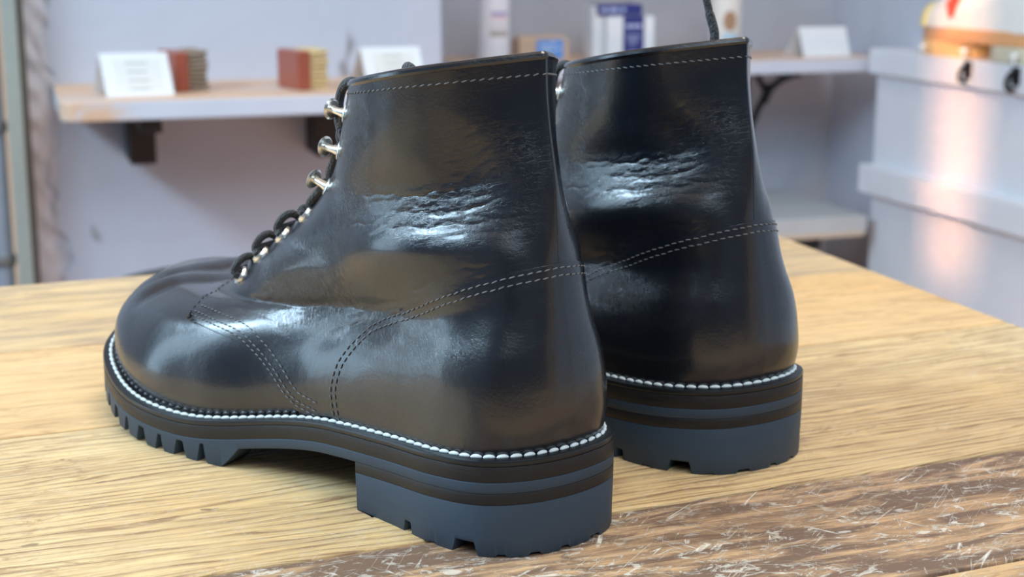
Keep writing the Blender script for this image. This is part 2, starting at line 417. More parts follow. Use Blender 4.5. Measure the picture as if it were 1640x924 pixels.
# right side: panelled wainscot with a ledge on top and a rail
def side_wall():
    b = MB(); b.box(1.41, 1.475, -.6, 2.33, -.75, -.012)
    o = b.build('wall_side_panel', BOARD, None, False); o.rotation_euler = (0, 0, ROOM); o['kind'] = 'structure'
side_wall()
box_obj('trim_3', 1.395, 1.475, -.6, 2.335, -.012, .030, BOARD, .002)
box_obj('trim_4', 1.385, 1.412, -.6, 2.335, -.214, -.166, BOARD, .002)

# ---------------------------------------------------------------- shelves
def shelf_paint(name):
    n = NT(name); sep = n.n('ShaderNodeSeparateXYZ'); n.l(n.co, sep.inputs[0])
    geo = n.n('ShaderNodeNewGeometry'); sn = n.n('ShaderNodeSeparateXYZ'); n.l(n.n('ShaderNodeTexCoord').outputs['Normal'], sn.inputs[0])
    top = n.math('GREATER_THAN', sn.outputs[2], .5)
    wood = n.mix(n.noise(1, 5, .6, .6, n.map((6, 45, 45))), (.66, .40, .25), (.80, .58, .42))
    worn = n.ramp(n.noise(1, 4, .6, .3, n.map((7, 5, 9), (0, 0, 0), (.3, 0, .2))), [(.42, 0), (.50, 1)])
    paint = n.mix(n.noise(12, 4), (.56, .60, .70), (.68, .71, .79))
    ends = n.ramp(n.math('ADD', sep.outputs[0], n.math('MULTIPLY', n.noise(14, 4), .08)), [(.0, 1), (.115, 1), (.145, 0)])
    front = n.mix(ends, paint, n.mix(n.math('MULTIPLY', worn, .8), wood, paint))
    topc = n.mix(n.math('MULTIPLY', n.math('SUBTRACT', 1., worn), .25), wood, paint)
    return n.out(n.mix(top, front, topc), .55, n.bump(n.noise(70, 4), .4, .0006))
def shelf(name, loc, L, D, T, m, rounded, label, group=None):
    r = empty(name, loc, ROOM); tag(r, label, 'shelf', group)
    b = MB(); k = .018 if rounded else .003
    poly = [(0, D), (0, k)]+[(k-k*math.cos(t), k-k*math.sin(t)) for t in np.linspace(.3, 1.5, 6)]+[(L, 0), (L, D)]
    b.prism(poly, -T, 0); b.build('shelf_board', m, r, False, bevel=.003); return r
ZS = .012
sh = shelf('wall_shelf', room(.062, 1.99, ZS), .53, .262, .026, shelf_paint('worn_shelf_paint'), True, 'left wall shelf, bare wood top and grey-painted worn front edge')
IRON = simple('black_iron', (.012, .012, .013), .45, .5, scale=80)
BRK = simple('dark_bracket_wood', (.030, .024, .020), .6, scale=50)
for u in (.094, .352):
    b = MB(); b.prism([(u, .175), (u+.035, .175), (u+.035, .262), (u, .262)], -.105, -.026)
    b.box(u+.004, u+.031, .03, .18, -.046, -.026)
    b.build('bracket', BRK, sh, False, bevel=.002)
sh2 = shelf('wall_shelf', room(.700, 2.36, ZS), .737, .238, .024, shelf_paint('worn_shelf_paint_b'), False, 'right wall shelf in the recess, held by a black curved iron bracket')
b = MB(); uu = .570                            # iron bracket: wall bar, top bar, curved brace and cross stay
b.box(uu-.004, uu+.026, .225, .236, -.22, -.024); b.box(uu, uu+.022, .02, .236, -.032, -.024)
b.tube(smooth_path([(uu+.012, .035, -.030), (uu+.011, .070, -.040), (uu+.011, .11, -.060), (uu+.011, .15, -.094), (uu+.011, .185, -.140), (uu+.011, .226, -.20)], 6), .0062, 8)
b.tube([(uu+.011, .175, -.03), (uu+.011, .125, -.068)], .0052, 8)
b.tube([(uu+.011, .112, -.055), (uu+.011, .135, -.083)], .009, 8)
b.build('bracket', IRON, sh2, True, 30)

low = empty('low_shelf', room(1.02, 2.30, -.251), ROOM); tag(low, 'low pale grey shelf below the right wall shelf, against the side panel', 'shelf')
b = MB(); b.box(0, .366, 0, .295, -.030, 0); b.build('shelf_board', simple('low_shelf_paint', (.50, .52, .53), .6, scale=20), low, False, bevel=.002)
b = MB(); b.box(.005, .36, -.002, .012, -.034, -.026); b.build('edge_strip', simple('pale_wood_strip', (.62, .50, .38), .6), low, False)
cr = empty('shade_crate', room(1.03, 2.36, -.75), ROOM); tag(cr, 'dark crate put in to stand for the shade under the low shelf', 'crate')  # added dark solid standing in for the shadow below the shelf
CM = simple('crate_shade_dark', (.018, .018, .020), .5)
b = MB(); b.box(0, .305, .02, .17, 0, .012)
b.box(0, .305, .02, .03, .012, .46); b.box(0, .305, .16, .17, .012, .46); b.box(0, .01, .03, .16, .012, .46); b.box(.295, .305, .03, .16, .012, .46)
b.build('crate_body', CM, cr, False, bevel=.003); b = MB(); b.box(-.006, .311, .014, .176, .43, .452); b.build('rim', CM, cr, False, bevel=.003)

# ---------------------------------------------------------------- things on the shelves
PAPER = simple('white_card', (.86, .88, .90), .6, var=.03, scale=30)
INK = simple('grey_print', (.42, .42, .40), .7)
def tent_card(u, w, W_, H_, lean, skew, label, yaw=0., lines=4, panelc=(.80, .80, .76), depth=.03):
    r = empty('tent_card', room(u, w, ZS), ROOM+yaw); tag(r, label, 'card', 'folded price cards on the shelves')
    t = .0007; b = MB(); k = math.tan(lean)*H_
    # front leaf leaning back, rear leaf leaning forward, folded at the top
    b.add([(0, 0, 0), (W_, 0, 0), (W_-skew, k, H_), (-skew, k, H_), (0, t, 0), (W_, t, 0), (W_-skew, k+t, H_), (-skew, k+t, H_)],
          [(0, 1, 2, 3), (7, 6, 5, 4), (0, 4, 5, 1), (1, 5, 6, 2), (2, 6, 7, 3), (3, 7, 4, 0)])
    b.build('front_leaf', PAPER, r, False)
    b = MB(); b.add([(-skew, k+t, H_), (W_-skew, k+t, H_), (W_-skew*2, 2*k+depth, 0), (-skew*2, 2*k+depth, 0), (-skew, k+2*t, H_), (W_-skew, k+2*t, H_), (W_-skew*2, 2*k+depth+t, 0), (-skew*2, 2*k+depth+t, 0)],
          [(0, 1, 2, 3), (7, 6, 5, 4), (0, 4, 5, 1), (1, 5, 6, 2), (2, 6, 7, 3), (3, 7, 4, 0)]); b.build('rear_leaf', PAPER, r, False)
    def on(x0, x1, z0, z1, d):
        f = lambda x, z: (x-skew*z/H_, k*z/H_-d, z); g = lambda x, z: (x-skew*z/H_, k*z/H_-d*.2, z)
        return [f(x0, z0), f(x1, z0), f(x1, z1), f(x0, z1), g(x0, z0), g(x1, z0), g(x1, z1), g(x0, z1)], [(0, 1, 2, 3), (7, 6, 5, 4), (0, 4, 5, 1), (1, 5, 6, 2), (2, 6, 7, 3), (3, 7, 4, 0)]
    if lines:
        b = MB(); b.add(*on(W_*.17, W_*.88, H_*.12, H_*.86, .0003)); b.build('printed_field', simple('cream_print_field', panelc, .6, var=.02), r, False)
        b = MB(); rnd = random.Random(int(u*1000))
        for i in range(lines):
            z = H_*(.76-.20*i); x = W_*.36
            while x < W_*.66:
                l_ = rnd.uniform(.004, .009); b.add(*on(x, min(x+l_, W_*.68), z-.0010, z+.0010, .0006)); x += l_+.0016
        b.build('print_lines', INK, r, False)
    return r
tent_card(.122, 2.045, .085, .054, math.radians(12), .007, 'white folded card with four printed lines, left end of the left shelf')
tent_card(.476, 2.115, .084, .050, math.radians(14), .006, 'white folded card on the left shelf, partly behind the near boot', lines=3)
tent_card(1.312, 2.41, .088, .050, math.radians(10), .008, 'white folded card alone near the right end of the right shelf', yaw=-.06, lines=0)
REDW = simple('red_brown_varnished_wood', (.36, .085, .045), .32, var=.2, scale=90)
def brush(u, w, yaw, bc, dark, label):
    r = empty('shoe_brush', room(u, w, ZS), ROOM+yaw); tag(r, label, 'brush', 'wooden shoe brushes on the left shelf')
    # lies on its long edge: wooden back to the left, bristles to the right
    b = MB(); b.box(-.009, .009, 0, .075, 0, .052); b.build('brush_back', REDW, r, False, bevel=.003)
    n = NT('bristles'); st = n.noise(1, 4, .6, 0, n.map((8, 240, 240))); n.out(n.mix(st, dark, bc), .8, n.bump(st, .8, .001))
    b = MB(); rnd = random.Random(int(u*100)); nx, nz = 7, 6
    for i in range(12):
        for j in range(9):
            y = .006+.063*i/11; z = .004+.044*j/8; L = .026+rnd.uniform(-.0015, .002)
            dz, dy = (z-.026)*.12+rnd.uniform(-.001, .001), rnd.uniform(-.001, .001)
            b.tube([(.008, y, z), (.020, y+dy*.4, z+dz*.4), (.009+L, y+dy, z+dz)], [.0028, .0030, .0026], 6)
    b.build('bristles', n.m, r, True, 30); return r
brush(.222, 2.080, .22, (.46, .36, .27), (.10, .075, .05), 'red-brown shoe brush with dark mixed bristles, right behind the left card')
brush(.378, 2.050, .22, (.86, .68, .38), (.52, .36, .16), 'red-brown shoe brush with pale yellow bristles, middle of the left shelf')
# spray can
r = empty('spray_can', room(.761, 2.44, ZS), ROOM); tag(r, 'tall white cylindrical spray can with grey print, left end of the right shelf', 'can')
WCAN = simple('white_can', (.80, .80, .85), .35, var=.03)
b = MB(); b.lathe([(.024, 0), (.026, .002), (.026, .103), (.0245, .107)], 40); b.build('can_body', WCAN, r)
b = MB(); b.lathe([(.0245, .107), (.0245, .109), (.022, .112), (.0215, .150), (.019, .153)], 40); b.build('cap', simple('pale_cap', (.66, .68, .72), .4), r)
def wrap(name, m, R, z0, z1, a0, a1, par):
    b = MB(); A = np.linspace(a0, a1, 14); b.loft([[(R*math.cos(q), R*math.sin(q), z) for q in A]+[((R-.0005)*math.cos(q), (R-.0005)*math.sin(q), z) for q in A[::-1]] for z in (z0, z1)]); return b.build(name, m, par, True, 30)
wrap('label_stripe', simple('violet_print', (.34, .30, .62), .5), .0264, .078, .083, -2.0, -.9, r)
wrap('label_stripe', simple('pink_print', (.72, .40, .42), .5), .0264, .073, .076, -2.0, -.9, r)
wrap('label_text', INK, .0264, .044, .054, -2.1, -.85, r)
wrap('label_text', simple('pale_print', (.60, .60, .64), .5), .0264, .060, .064, -2.1, -1.0, r)
# small open box with blue tins
r = empty('small_carton', room(.806, 2.44, ZS), ROOM); tag(r, 'small tan carton with a bright blue label, between spray can and blue-white pack', 'box')
TAN = simple('tan_card', (.62, .45, .32), .6, var=.06)
b = MB(); b.box(0, .086, 0, .045, 0, .034); b.add([(0, 0, .034), (.086, 0, .034), (.080, .012, .042), (.004, .012, .042), (0, .045, .034), (.086, .045, .034), (.080, .033, .042), (.004, .033, .042)], [(0, 1, 2, 3), (1, 5, 6, 2), (5, 4, 7, 6), (4, 0, 3, 7), (3, 2, 6, 7)])
b.build('carton', TAN, r, False)
b = MB(); b.box(.029, .076, -.0008, 0, .004, .036); b.build('label', simple('bright_blue_label', (.14, .34, .80), .5, var=.1), r, False)
b = MB(); 
for x, z, l_ in ((.036, .024, .014), (.052, .027, .010), (.040, .017, .020), (.064, .020, .007)): b.box(x, x+l_, -.0013, -.0008, z, z+.0035)
b.build('label_text', simple('label_pale', (.62, .76, .92), .5), r, False)
# blue and white pack
r = empty('polish_pack', room(.935, 2.43, ZS), ROOM); tag(r, 'white pack with navy band and hanging navy label, middle of the right shelf', 'box')
WP = simple('white_pack', (.80, .84, .88), .4, var=.03); NV_ = simple('navy_print', (.028, .035, .20), .4, var=.1)
b = MB(); b.box(0, .052, .012, .055, 0, .090); b.build('box_body', WP, r, False, bevel=.002)
b = MB(); b.box(.006, .086, .006, .050, .074, .092); b.build('navy_lid', NV_, r, False, bevel=.002)
b = MB(); b.box(.018, .102, -.010, .006, 0, .073); b.build('front_pouch', WP, r, False, bevel=.003)
b = MB(); b.box(.045, .082, -.0112, -.010, .014, .074); b.add([(.045, -.0112, .014), (.082, -.0112, .014), (.0635, -.0112, .004), (.045, -.010, .014), (.082, -.010, .014), (.0635, -.010, .004)], [(0, 2, 1), (3, 4, 5), (0, 3, 5, 2), (1, 2, 5, 4)])
b.build('navy_label', NV_, r, False)
b = MB()
for x, z, l_, hh in ((.050, .054, .009, .006), (.061, .054, .006, .006), (.069, .054, .008, .006), (.051, .040, .024, .002), (.053, .034, .019, .002), (.055, .028, .014, .002), (.056, .013, .014, .003)): b.box(x, x+l_, -.0117, -.0112, z, z+hh)
PBP = simple('pale_blue_print', (.50, .56, .80), .5)
b.build('label_text', PBP, r, False)
b = MB()
for x, l_ in ((.012, .010), (.025, .018), (.047, .008)): b.box(x, x+l_, .0054, .006, .080, .086)
b.build('lid_text', PBP, r, False)
# cream bottle with brown emblem
r = empty('lotion_bottle', room(1.186, 2.46, ZS), ROOM); tag(r, 'cream bottle with brown oval emblem, behind the standing lace end', 'bottle')
b = MB(); b.lathe([(.022, 0), (.026, .004), (.027, .10), (.024, .118), (.012, .130), (.012, .140)], 36); b.build('bottle_body', simple('cream_plastic', (.80, .76, .70), .4, var=.04), r)
b = MB(); b.lathe([(.014, .138), (.014, .165), (.012, .168)], 24); b.build('cap', simple('bottle_cap', (.70, .70, .70), .4), r)
def oval(name, m, R, z, a, rz_, ra):
    b = MB(); P = [(a+ra*math.cos(t), z+rz_*math.sin(t)) for t in np.linspace(0, 2*math.pi, 24, endpoint=False)]
    b.add([(R*math.cos(q), R*math.sin(q), y) for q, y in P]+[(R*math.cos(a), R*math.sin(a), z)], [(i, (i+1) % 24, 24) for i in range(24)]); return b.build(name, m, r, True, 0)
oval('emblem', simple('brown_emblem', (.40, .24, .14), .5), .0276, .062, -1.75, .017, .42)
wrap('label_stripe', simple('sky_blue_print', (.36, .62, .82), .5), .0272, .032, .039, -2.2, -1.2, r)

# ---------------------------------------------------------------- sneaker on the ledge
r = empty('sneaker', room(1.432, 2.205, .0305), ROOM-math.pi/2); tag(r, 'white sneaker with red accent and thick orange gum sole on the right ledge', 'shoe')
GUM = simple('orange_gum_sole', (.92, .58, .24), .35, var=.12, scale=40); GUMD = simple('gum_side_band', (.74, .38, .17), .4, var=.1)
WUP = simple('white_upper', (.84, .84, .80), .5, var=.04); YT = simple('yellow_toe_rubber', (.95, .78, .34), .35, var=.06); RED = simple('red_tab', (.74, .09, .05), .5)
def plan(s0, s1, k=1., n=20):
    top = []; 
    for i in range(n+1):
        x = s0+(s1-s0)*(1-math.cos(math.pi*i/n))/2; q = (x-s0)/(s1-s0)
        w = .033+.010*math.sin(min(1, q*1.1)*2.6)*(1 if q < .5 else .6)
        top.append((x, w*k*math.sin(math.pi*(i/n))**.45))
    return top
def slab(s0, s1, z0, z1, k0, k1, name, m, bev=.003):
    b = MB(); A, B_ = plan(s0, s1, k0), plan(s0, s1, k1)
    f = lambda P, z: [(x, y, z) for x, y in P]+[(x, -y, z) for x, y in P[-2:0:-1]]
    b.loft([f(A, z0), f(B_, z1)]); return b.build(name, m, r, True, 35, bevel=bev)
slab(.0, .150, 0, .024, .92, 1.0, 'forefoot_sole', GUM); slab(.185, .295, 0, .024, .90, .95, 'heel_sole', simple('cream_rubber', (.62, .58, .44), .5))
slab(-.004, .30, .024, .046, 1.02, 1.0, 'midsole', GUMD)
b = MB(); rings = []
for q, hh, w in ((.0, .012, .30), (.010, .032, .62), (.03, .044, .84), (.06, .050, .95), (.09, .060, .96), (.13, .078, .90), (.17, .10, .84), (.21, .118, .78), (.26, .125, .76), (.290, .12, .62)):
    rings.append([(q+.004, .041*w*math.cos(t)*(1 if math.sin(t) < .5 else .9), .044+max(0, math.sin(t))**.75*hh) for t in np.linspace(math.pi, 0, 18)]+[(q+.004, .041*w*c, .044) for c in (.5, 0, -.5)])
b.loft(rings); b.build('upper', WUP, r, True, 60)
b = MB(); rings = []
for q, hh, w in ((-.002, .006, .34), (.004, .026, .60), (.018, .040, .86), (.034, .038, .97)):
    rings.append([(q, .043*w*math.cos(t), .044+max(0, math.sin(t))**.75*hh) for t in np.linspace(math.pi, 0, 18)]+[(q, .043*w*c, .044) for c in (.5, 0, -.5)])
b.loft(rings); b.build('toe_cap', YT, r, True, 60)
b = MB(); b.add([(.095, -.040, .082), (.108, -.042, .060), (.116, -.041, .064), (.122, -.030, .104), (.104, -.030, .100), (.095, -.042, .082), (.108, -.0445, .060), (.116, -.0435, .064), (.122, -.033, .104), (.104, -.033, .100)], [(0, 1, 2, 3, 4), (9, 8, 7, 6, 5), (0, 5, 6, 1), (1, 6, 7, 2), (2, 7, 8, 3), (3, 8, 9, 4), (4, 9, 5, 0)]); b.build('red_accent', RED, r, False)
b = MB()
for i in range(4): b.tube(smooth_path([(.085+.022*i, -.026, .088+.013*i), (.085+.022*i, 0, .104+.014*i), (.085+.022*i, .026, .088+.013*i)], 6), .003, 8)
b.build('laces', simple('pale_laces', (.80, .82, .86), .6), r)
# hooks below the ledge and small glass pins on it
KN = []
for i, (w, z) in enumerate(((2.171, .030), (2.057, .030), (1.932, .030))):
    k = empty('glass_bead', room(1.3925, w, .043), ROOM); KN.append(k)
    tag(k, ['tiny bright round bead left of the sneaker toe', 'tiny bright round bead under the sneaker forefoot', 'tiny bright round bead near the sneaker heel'][i], 'bead', 'bright beads along the ledge')
    b = MB(); b.lathe([(.002, -.013), (.002, -.004), (.0045, -.0035), (.0062, .0), (.0045, .0035), (.001, .0048)], 16); b.build('bead_head', simple('clear_bright_knob', (.95, .93, .92), .15), k)
for i, (w, z, s) in enumerate(((2.045, .008, .8), (1.925, .008, 1.0))):
    hk = empty('coat_hook', room(1.394, w, z), ROOM); tag(hk, ['small dark hook under the middle of the sneaker', 'larger dark hook under the sneaker heel'][i], 'hook', 'dark hooks on the ledge front')
    b = MB(); b.tube(smooth_path([(0, 0, .012), (-.010, 0, .010), (-.016, 0, 0), (-.014, 0, -.010*s), (-.006, 0, -.014*s)], 5), .0045*s, 8); b.build('hook_arm', IRON, hk)
    b = MB(); b.box(-.003, .001, -.008, .008, -.006, .020); b.build('hook_plate', IRON, hk, False)
# dark stool just showing above the far table edge
r = empty('round_stool', room(.205, 1.421, -.745), ROOM); tag(r, 'dark round stool seat just showing over the far left table edge', 'stool')
b = MB(); b.lathe([(.136, .575), (.148, .585), (.151, .605), (.150, .624), (.145, .632), (.10, .634), (.001, .634)], 40); b.build('seat', simple('dark_seat', (.035, .04, .04), .5), r)
for t in (0.6, 2.2, 3.8, 5.3):
    b = MB(); b.tube([(.11*math.cos(t), .11*math.sin(t), .58), (.16*math.cos(t), .16*math.sin(t), -.005)], .010, 10); b.build('leg', IRON, r)

# ---------------------------------------------------------------- work table
TA = math.radians(22.9)
def wood(name, base, dark, line, lines=1., wear=.3, scr=.0, seed=0., stain=.3, period=150):
    n = NT(name); sx = (seed, seed*.7, 0)
    wv = n.noise(1, 4, .55, 0, n.map((2.2, 14, 14), (0, 0, 0), sx)); fine = n.noise(1, 6, .65, .3, n.map((18, 420, 420), (0, 0, 0), sx))
    sep = n.n('ShaderNodeSeparateXYZ'); n.l(n.co, sep.inputs[0])
    y = n.math('ADD', sep.outputs[1], n.math('MULTIPLY', n.math('SUBTRACT', wv, .5), .060))
    y = n.math('ADD', y, n.math('MULTIPLY', n.math('SUBTRACT', n.noise(1, 3, .5, 0, n.map((30, 160, 1))), .5), .0022))
    ph = n.math('ADD', n.math('MULTIPLY', y, float(period)), seed)
    saw = n.math('FRACT', ph)
    ring = n.ramp(saw, [(0, .1), (.45, .0), (.70, .35), (.84, 1), (.92, 1), (1, .1)])
    brk = n.ramp(n.noise(1, 5, .6, .5, n.map((26, 110, 1), (0, 0, 0), (2+seed, 1, 0))), [(.36, .25), (.60, 1)])
    ring2 = n.ramp(n.math('FRACT', n.math('MULTIPLY', y, period*2.7)), [(0, .1), (.5, 0), (.8, .55), (1, .1)])
    lf = n.math('MULTIPLY', n.math('MULTIPLY', n.math('MAXIMUM', ring, ring2), brk), lines)
    big = n.noise(1, 5, .6, .5, n.map((5, 11, 1), (0, 0, 0), (seed+3, 2, 0)))
    c = n.mix(n.ramp(big, [(.3, 0), (.7, 1)]), base, tuple(x*y_ for x, y_ in zip(base, (.98, .86, .68))))
    c = n.mix(n.ramp(fine, [(.35, .45), (.6, 0)]), c, tuple(x*.66 for x in base))
    c = n.mix(lf, c, line)
    st = n.ramp(n.noise(1, 7, .68, .8, n.map((15, 75, 1), (0, 0, .03), (seed*2, 5, 0))), [(.50-.10*stain, 0), (.64-.1*stain, 1)])
    c = n.mix(n.math('MULTIPLY', st, stain), c, dark)
    wr = n.ramp(n.noise(1, 7, .72, 1.0, n.map((70, 190, 1), (0, 0, -.1), (seed, 9, 0))), [(.52, 0), (.62, 1)])
    wm = n.ramp(n.noise(1, 4, .6, .3, n.map((9, 16, 1), (0, 0, 0), (seed*3, 1, 0))), [(.42, 0), (.6, 1)])
    c = n.mix(n.math('MULTIPLY', n.math('MULTIPLY', wr, wm), wear), c, tuple(x*.9 for x in dark))
    # isolated small dark dents
    c = n.mix(n.ramp(n.noise(1, 6, .7, .2, n.map((45, 520, 1), (0, 0, .01), (seed, 3, 0))), [(.50, 0), (.62, .30*min(1, stain+.35))]), c, tuple(x*.8 for x in dark))
    vd = n.noise(1, 3, .5, .6, n.map((60, 100, 1), (0, 0, 0), (seed, 4, 0))); c = n.mix(n.ramp(vd, [(.735, 0), (.76, .75)]), c, tuple(x*.45 for x in dark))
    h = n.math('MULTIPLY', lf, -1.)
    if scr:
        tot = None
        for k, (a, sc_, th) in enumerate(((-.55, 1., .012), (-.70, 1.3, .010), (.35, 1.2, .007), (1.1, .9, .006), (-1.0, 1.5, .006))):
            v1 = n.noise(1, 2, .5, .35, n.rmap((5*sc_, 95*sc_, 1), (0, 0, a), (k*3.1+seed, k, 0)))
            ln = n.ramp(n.math('ABSOLUTE', n.math('SUBTRACT', v1, .5)), [(0, 1), (th, 0)])
            gate = n.ramp(n.noise(1, 5, .7, 0, n.map((40, 40, 1), (0, 0, 0), (k*7., seed, 0))), [(.52, 0), (.60, 1)])
            s_ = n.math('MULTIPLY', ln, gate); tot = s_ if tot is None else n.math('MAXIMUM', tot, s_)
        fl = n.ramp(n.noise(1, 8, .78, 1.6, n.map((75, 150, 1), (0, 0, .2), (4, seed, 0))), [(.545, 0), (.575, 1)])
        tot = n.math('MAXIMUM', n.math('MULTIPLY', tot, scr), n.math('MULTIPLY', n.math('MULTIPLY', fl, n.ramp(big, [(.35, .25), (.65, 1)])), scr*.75))
        c = n.mix(tot, c, (.86, .80, .68)); h = n.math('SUBTRACT', h, n.math('MULTIPLY', tot, .7))
    nb = n.bump(h, .55, .0009); nb = n.bump(fine, .25, .0004, nb)
    return n.out(c, n.ramp(fine, [(.3, .50), (.7, .62)]), nb)
PALE = (.88, .67, .37)
W_PALE = wood('pale_scrubbed_pine', PALE, (.46, .28, .14), (.30, .17, .08), 1., .85, .20, 1.3, .32, 215)
W_WARM = wood('warm_pine', (.86, .59, .30), (.38, .21, .10), (.50, .28, .12), .32, .5, .0, 4.7, .40, 90)
W_BACK = wood('grey_stained_pine', (.78, .57, .31), (.32, .22, .16), (.50, .32, .17), .25, .35, .0, 8.2, .60, 80)
W_DARK = wood('weathered_brown_plank', (.72, .48, .28), (.20, .12, .075), (.24, .14, .08), .55, .85, 1., 2.2, 1.0, 150)
W_NEAR = wood('orange_brown_plank', (.76, .52, .28), (.26, .14, .08), (.46, .24, .10), .30, .50, .6, 6.1, .45, 90)
tb = empty('work_table', (0, 0, -.75), TA); tag(tb, 'worn pine work table with broad scratched planks under both boots', 'table')
# plank bands measured across the grain; the right end is cut slightly out of square
g0, g1 = 5.3, 0
def rend(c): return .567-(c-.641)*math.tan(math.radians(-5.3))*-1.0
E_ = [(-.10, .3855, W_NEAR), (.3855, .478, W_DARK), (.478, .700, W_PALE), (.700, .965, W_WARM)]
def plank(c0, c1, m, xa, name='plank', gap=.0010):
    b = MB(); th = .035
    xr = lambda c: xa(c)
    P = [(-.52, c0+gap), (xr(c0), c0+gap), (xr(c1), c1-gap), (-.52, c1-gap)]
    b.prism(P, .75-th, .75); return b.build(name, m, tb, False, bevel=.0012)
# right edge through (.2761,.8123) and (.1903,1.0817) in the scene
ca, sa = math.cos(TA), math.sin(TA)
p1 = (.2761*ca+.8123*sa, -.2761*sa+.8123*ca); p2 = (.1903*ca+1.0817*sa, -.1903*sa+1.0817*ca)
XA = lambda c: p1[0]+(p2[0]-p1[0])*(c-p1[1])/(p2[1]-p1[1])
for c0, c1, m in ((-.10, .130, W_WARM), (.130, .3855, W_NEAR), (.3855, .478, W_DARK), (.478, .655, W_PALE), (.655, .800, W_WARM), (.800, .965, W_BACK)): plank(c0, c1, m, XA)
for x, y in ((-.45, -.02), (.42, -.02), (-.45, .88), (.42, .88)):
    b = MB(); b.box(x-.03, x+.03, y-.03, y+.03, 0, .715); b.build('leg', W_WARM, tb, False, bevel=.003)
# ---------------------------------------------------------------- boots
def crease_fields(G):
    X, Y, Z = G[..., 0], G[..., 1], G[..., 2]
    cr = np.exp(-((X-.052)/.040)**2-((Z-.112)/.013)**2)+.8*np.exp(-((X-.030)/.020)**2-((Z-.135)/.012)**2)
    cr += .5*np.exp(-((X-.075)/.05)**2-((Z-.088+(X-.03)*.35)/.007)**2)+.10*np.exp(-((X-.06)/.05)**2-((Z-.14)/.03)**2)
    cr += .5*np.exp(-((X-.13)/.03)**2-((Z-.068)/.010)**2)
    gr = np.exp(-((X-.095)/.022)**2-((Z-.135)/.030)**2)+.9*np.exp(-((X-.125)/.030)**2-((Z-.075)/.016)**2)+.12*np.exp(-((X-.05)/.04)**2-((Z-.150)/.012)**2)
    gr += .6*np.exp(-((X-.06)/.035)**2-((Z-.066)/.010)**2)
    return np.clip(cr, 0, 1), np.clip(gr+.20, 0, 1)
def grid_faces(nr, nc, off=0):
    return [(off+i*nc+j, off+i*nc+j+1, off+(i+1)*nc+j+1, off+(i+1)*nc+j) for i in range(nr-1) for j in range(nc-1)]
def oriented(G, F, outward):          # flip the faces when they look the wrong way
    V = G.reshape(-1, 3); k = len(F)//2; f = F[k]
    n = np.cross(V[f[1]]-V[f[0]], V[f[2]]-V[f[0]])
    return F if np.dot(n, outward) > 0 else [tuple(reversed(q)) for q in F]
def panel(name, V, A, off, low, m, parent, mir, rims=('r0', 'r1', 'c0', 'c1')):
    """a leather panel over the base surface: V, A grids of parameters; edges turned down to offset low"""
    taper = np.ones_like(V)*off
    P = S(V, A, 0); N = SN(V, A); G = P+N*taper[..., None]
    nr, nc = V.shape
    F = grid_faces(nr, nc); F = oriented(G, F, N[nr//2, nc//2])
    Vs = [G.reshape(-1, 3)]; n0 = nr*nc
    cr, gr = crease_fields(G); C = [cr.ravel()]; R = [gr.ravel()]
    Fs = list(F)
    edges = {'r0': (slice(0, 1), slice(None)), 'r1': (slice(nr-1, nr), slice(None)), 'c0': (slice(None), slice(0, 1)), 'c1': (slice(None), slice(nc-1, nc))}
    for r in rims:
        s = edges[r]; top = G[s].reshape(-1, 3); nn = N[s].reshape(-1, 3); bot = top-nn*(off-low)
        k = len(top); q = [(n0+i, n0+i+1, n0+k+i+1, n0+k+i) for i in range(k-1)]
        inner = G[{'r0': (slice(1, 2), slice(None)), 'r1': (slice(nr-2, nr-1), slice(None)), 'c0': (slice(None), slice(1, 2)), 'c1': (slice(None), slice(nc-2, nc-1))}[r]].reshape(-1, 3)
        f = q[len(q)//2]; i = f[0]-n0
        nrm = np.cross(top[i+1]-top[i], bot[i]-top[i]); q2 = q
        if np.dot(nrm, top[i]-inner[i]) < 0: q2 = [tuple(reversed(z)) for z in q]
        Vs += [top, bot]; Fs += q2; n0 += 2*k
        c_, g_ = crease_fields(np.vstack([top, bot])); C.append(c_); R.append(g_)
    VV_ = np.vstack(Vs)
    if mir < 0: VV_ = VV_*np.array([1, -1, 1])
    return mesh(name, VV_, Fs, m, parent, True, 0, {'crease': np.concatenate(C), 'grainy': np.concatenate(R)}, flip=mir < 0)
def tab(xs, ys, soft=.12):
    g = np.linspace(0, 14, 2801); y = np.interp(g, xs, ys); k = int(soft/.005); w = np.hanning(2*k+3); w /= w.sum()
    y2 = np.convolve(np.pad(y, (len(w)//2, len(w)//2), 'edge'), w, 'valid')
    keep = np.exp(-((g-3.27)/.14)**2) if len(xs) > 15 else np.exp(-((g-6.95)/.2)**2)
    y = y*keep+y2*(1-keep)
    return lambda v: np.interp(v, g, y)
QE = tab([0, .1, .45, 1.0, 1.45, 2.1, 2.75, 3.05, 3.22, 3.34, 3.8, 4.2, 4.63, 5.0, 5.5, 6.3, 7.3, 8.2, 9.2, 11, 12, 13, 13.6, 14],
         [1.25, 1.275, 1.361, 1.415, 1.453, 1.525, 1.63, 1.76, 1.93, 1.955, 2.01, 2.09, 2.19, 2.30, 2.42, 2.53, 2.61, 2.655, 2.67, 2.66, 2.64, 2.62, 2.60, 2.52], .35)
CEV = [0, .35, 1.3, 2.2, 3.1, 4.0, 4.8, 5.5, 6.05, 6.45, 6.75, 6.95]
CEA = [1.19, 1.204, 1.217, 1.204, 1.165, 1.13, 1.073, .95, .772, .58, .353, .0]
CE = tab(CEV, CEA, .35)
GFLAT = GB.reshape(-1, 3); NFLAT = GN.reshape(-1, 3)
def snap(P, lift):
    out = []; nn = []
    for p in P:
        k = np.argmin(((GFLAT-p)**2).sum(1)); n = NFLAT[k]
        out.append(p+n*(np.dot(GFLAT[k]-p, n)+lift)); nn.append(n)
    return np.array(out), np.array(nn)
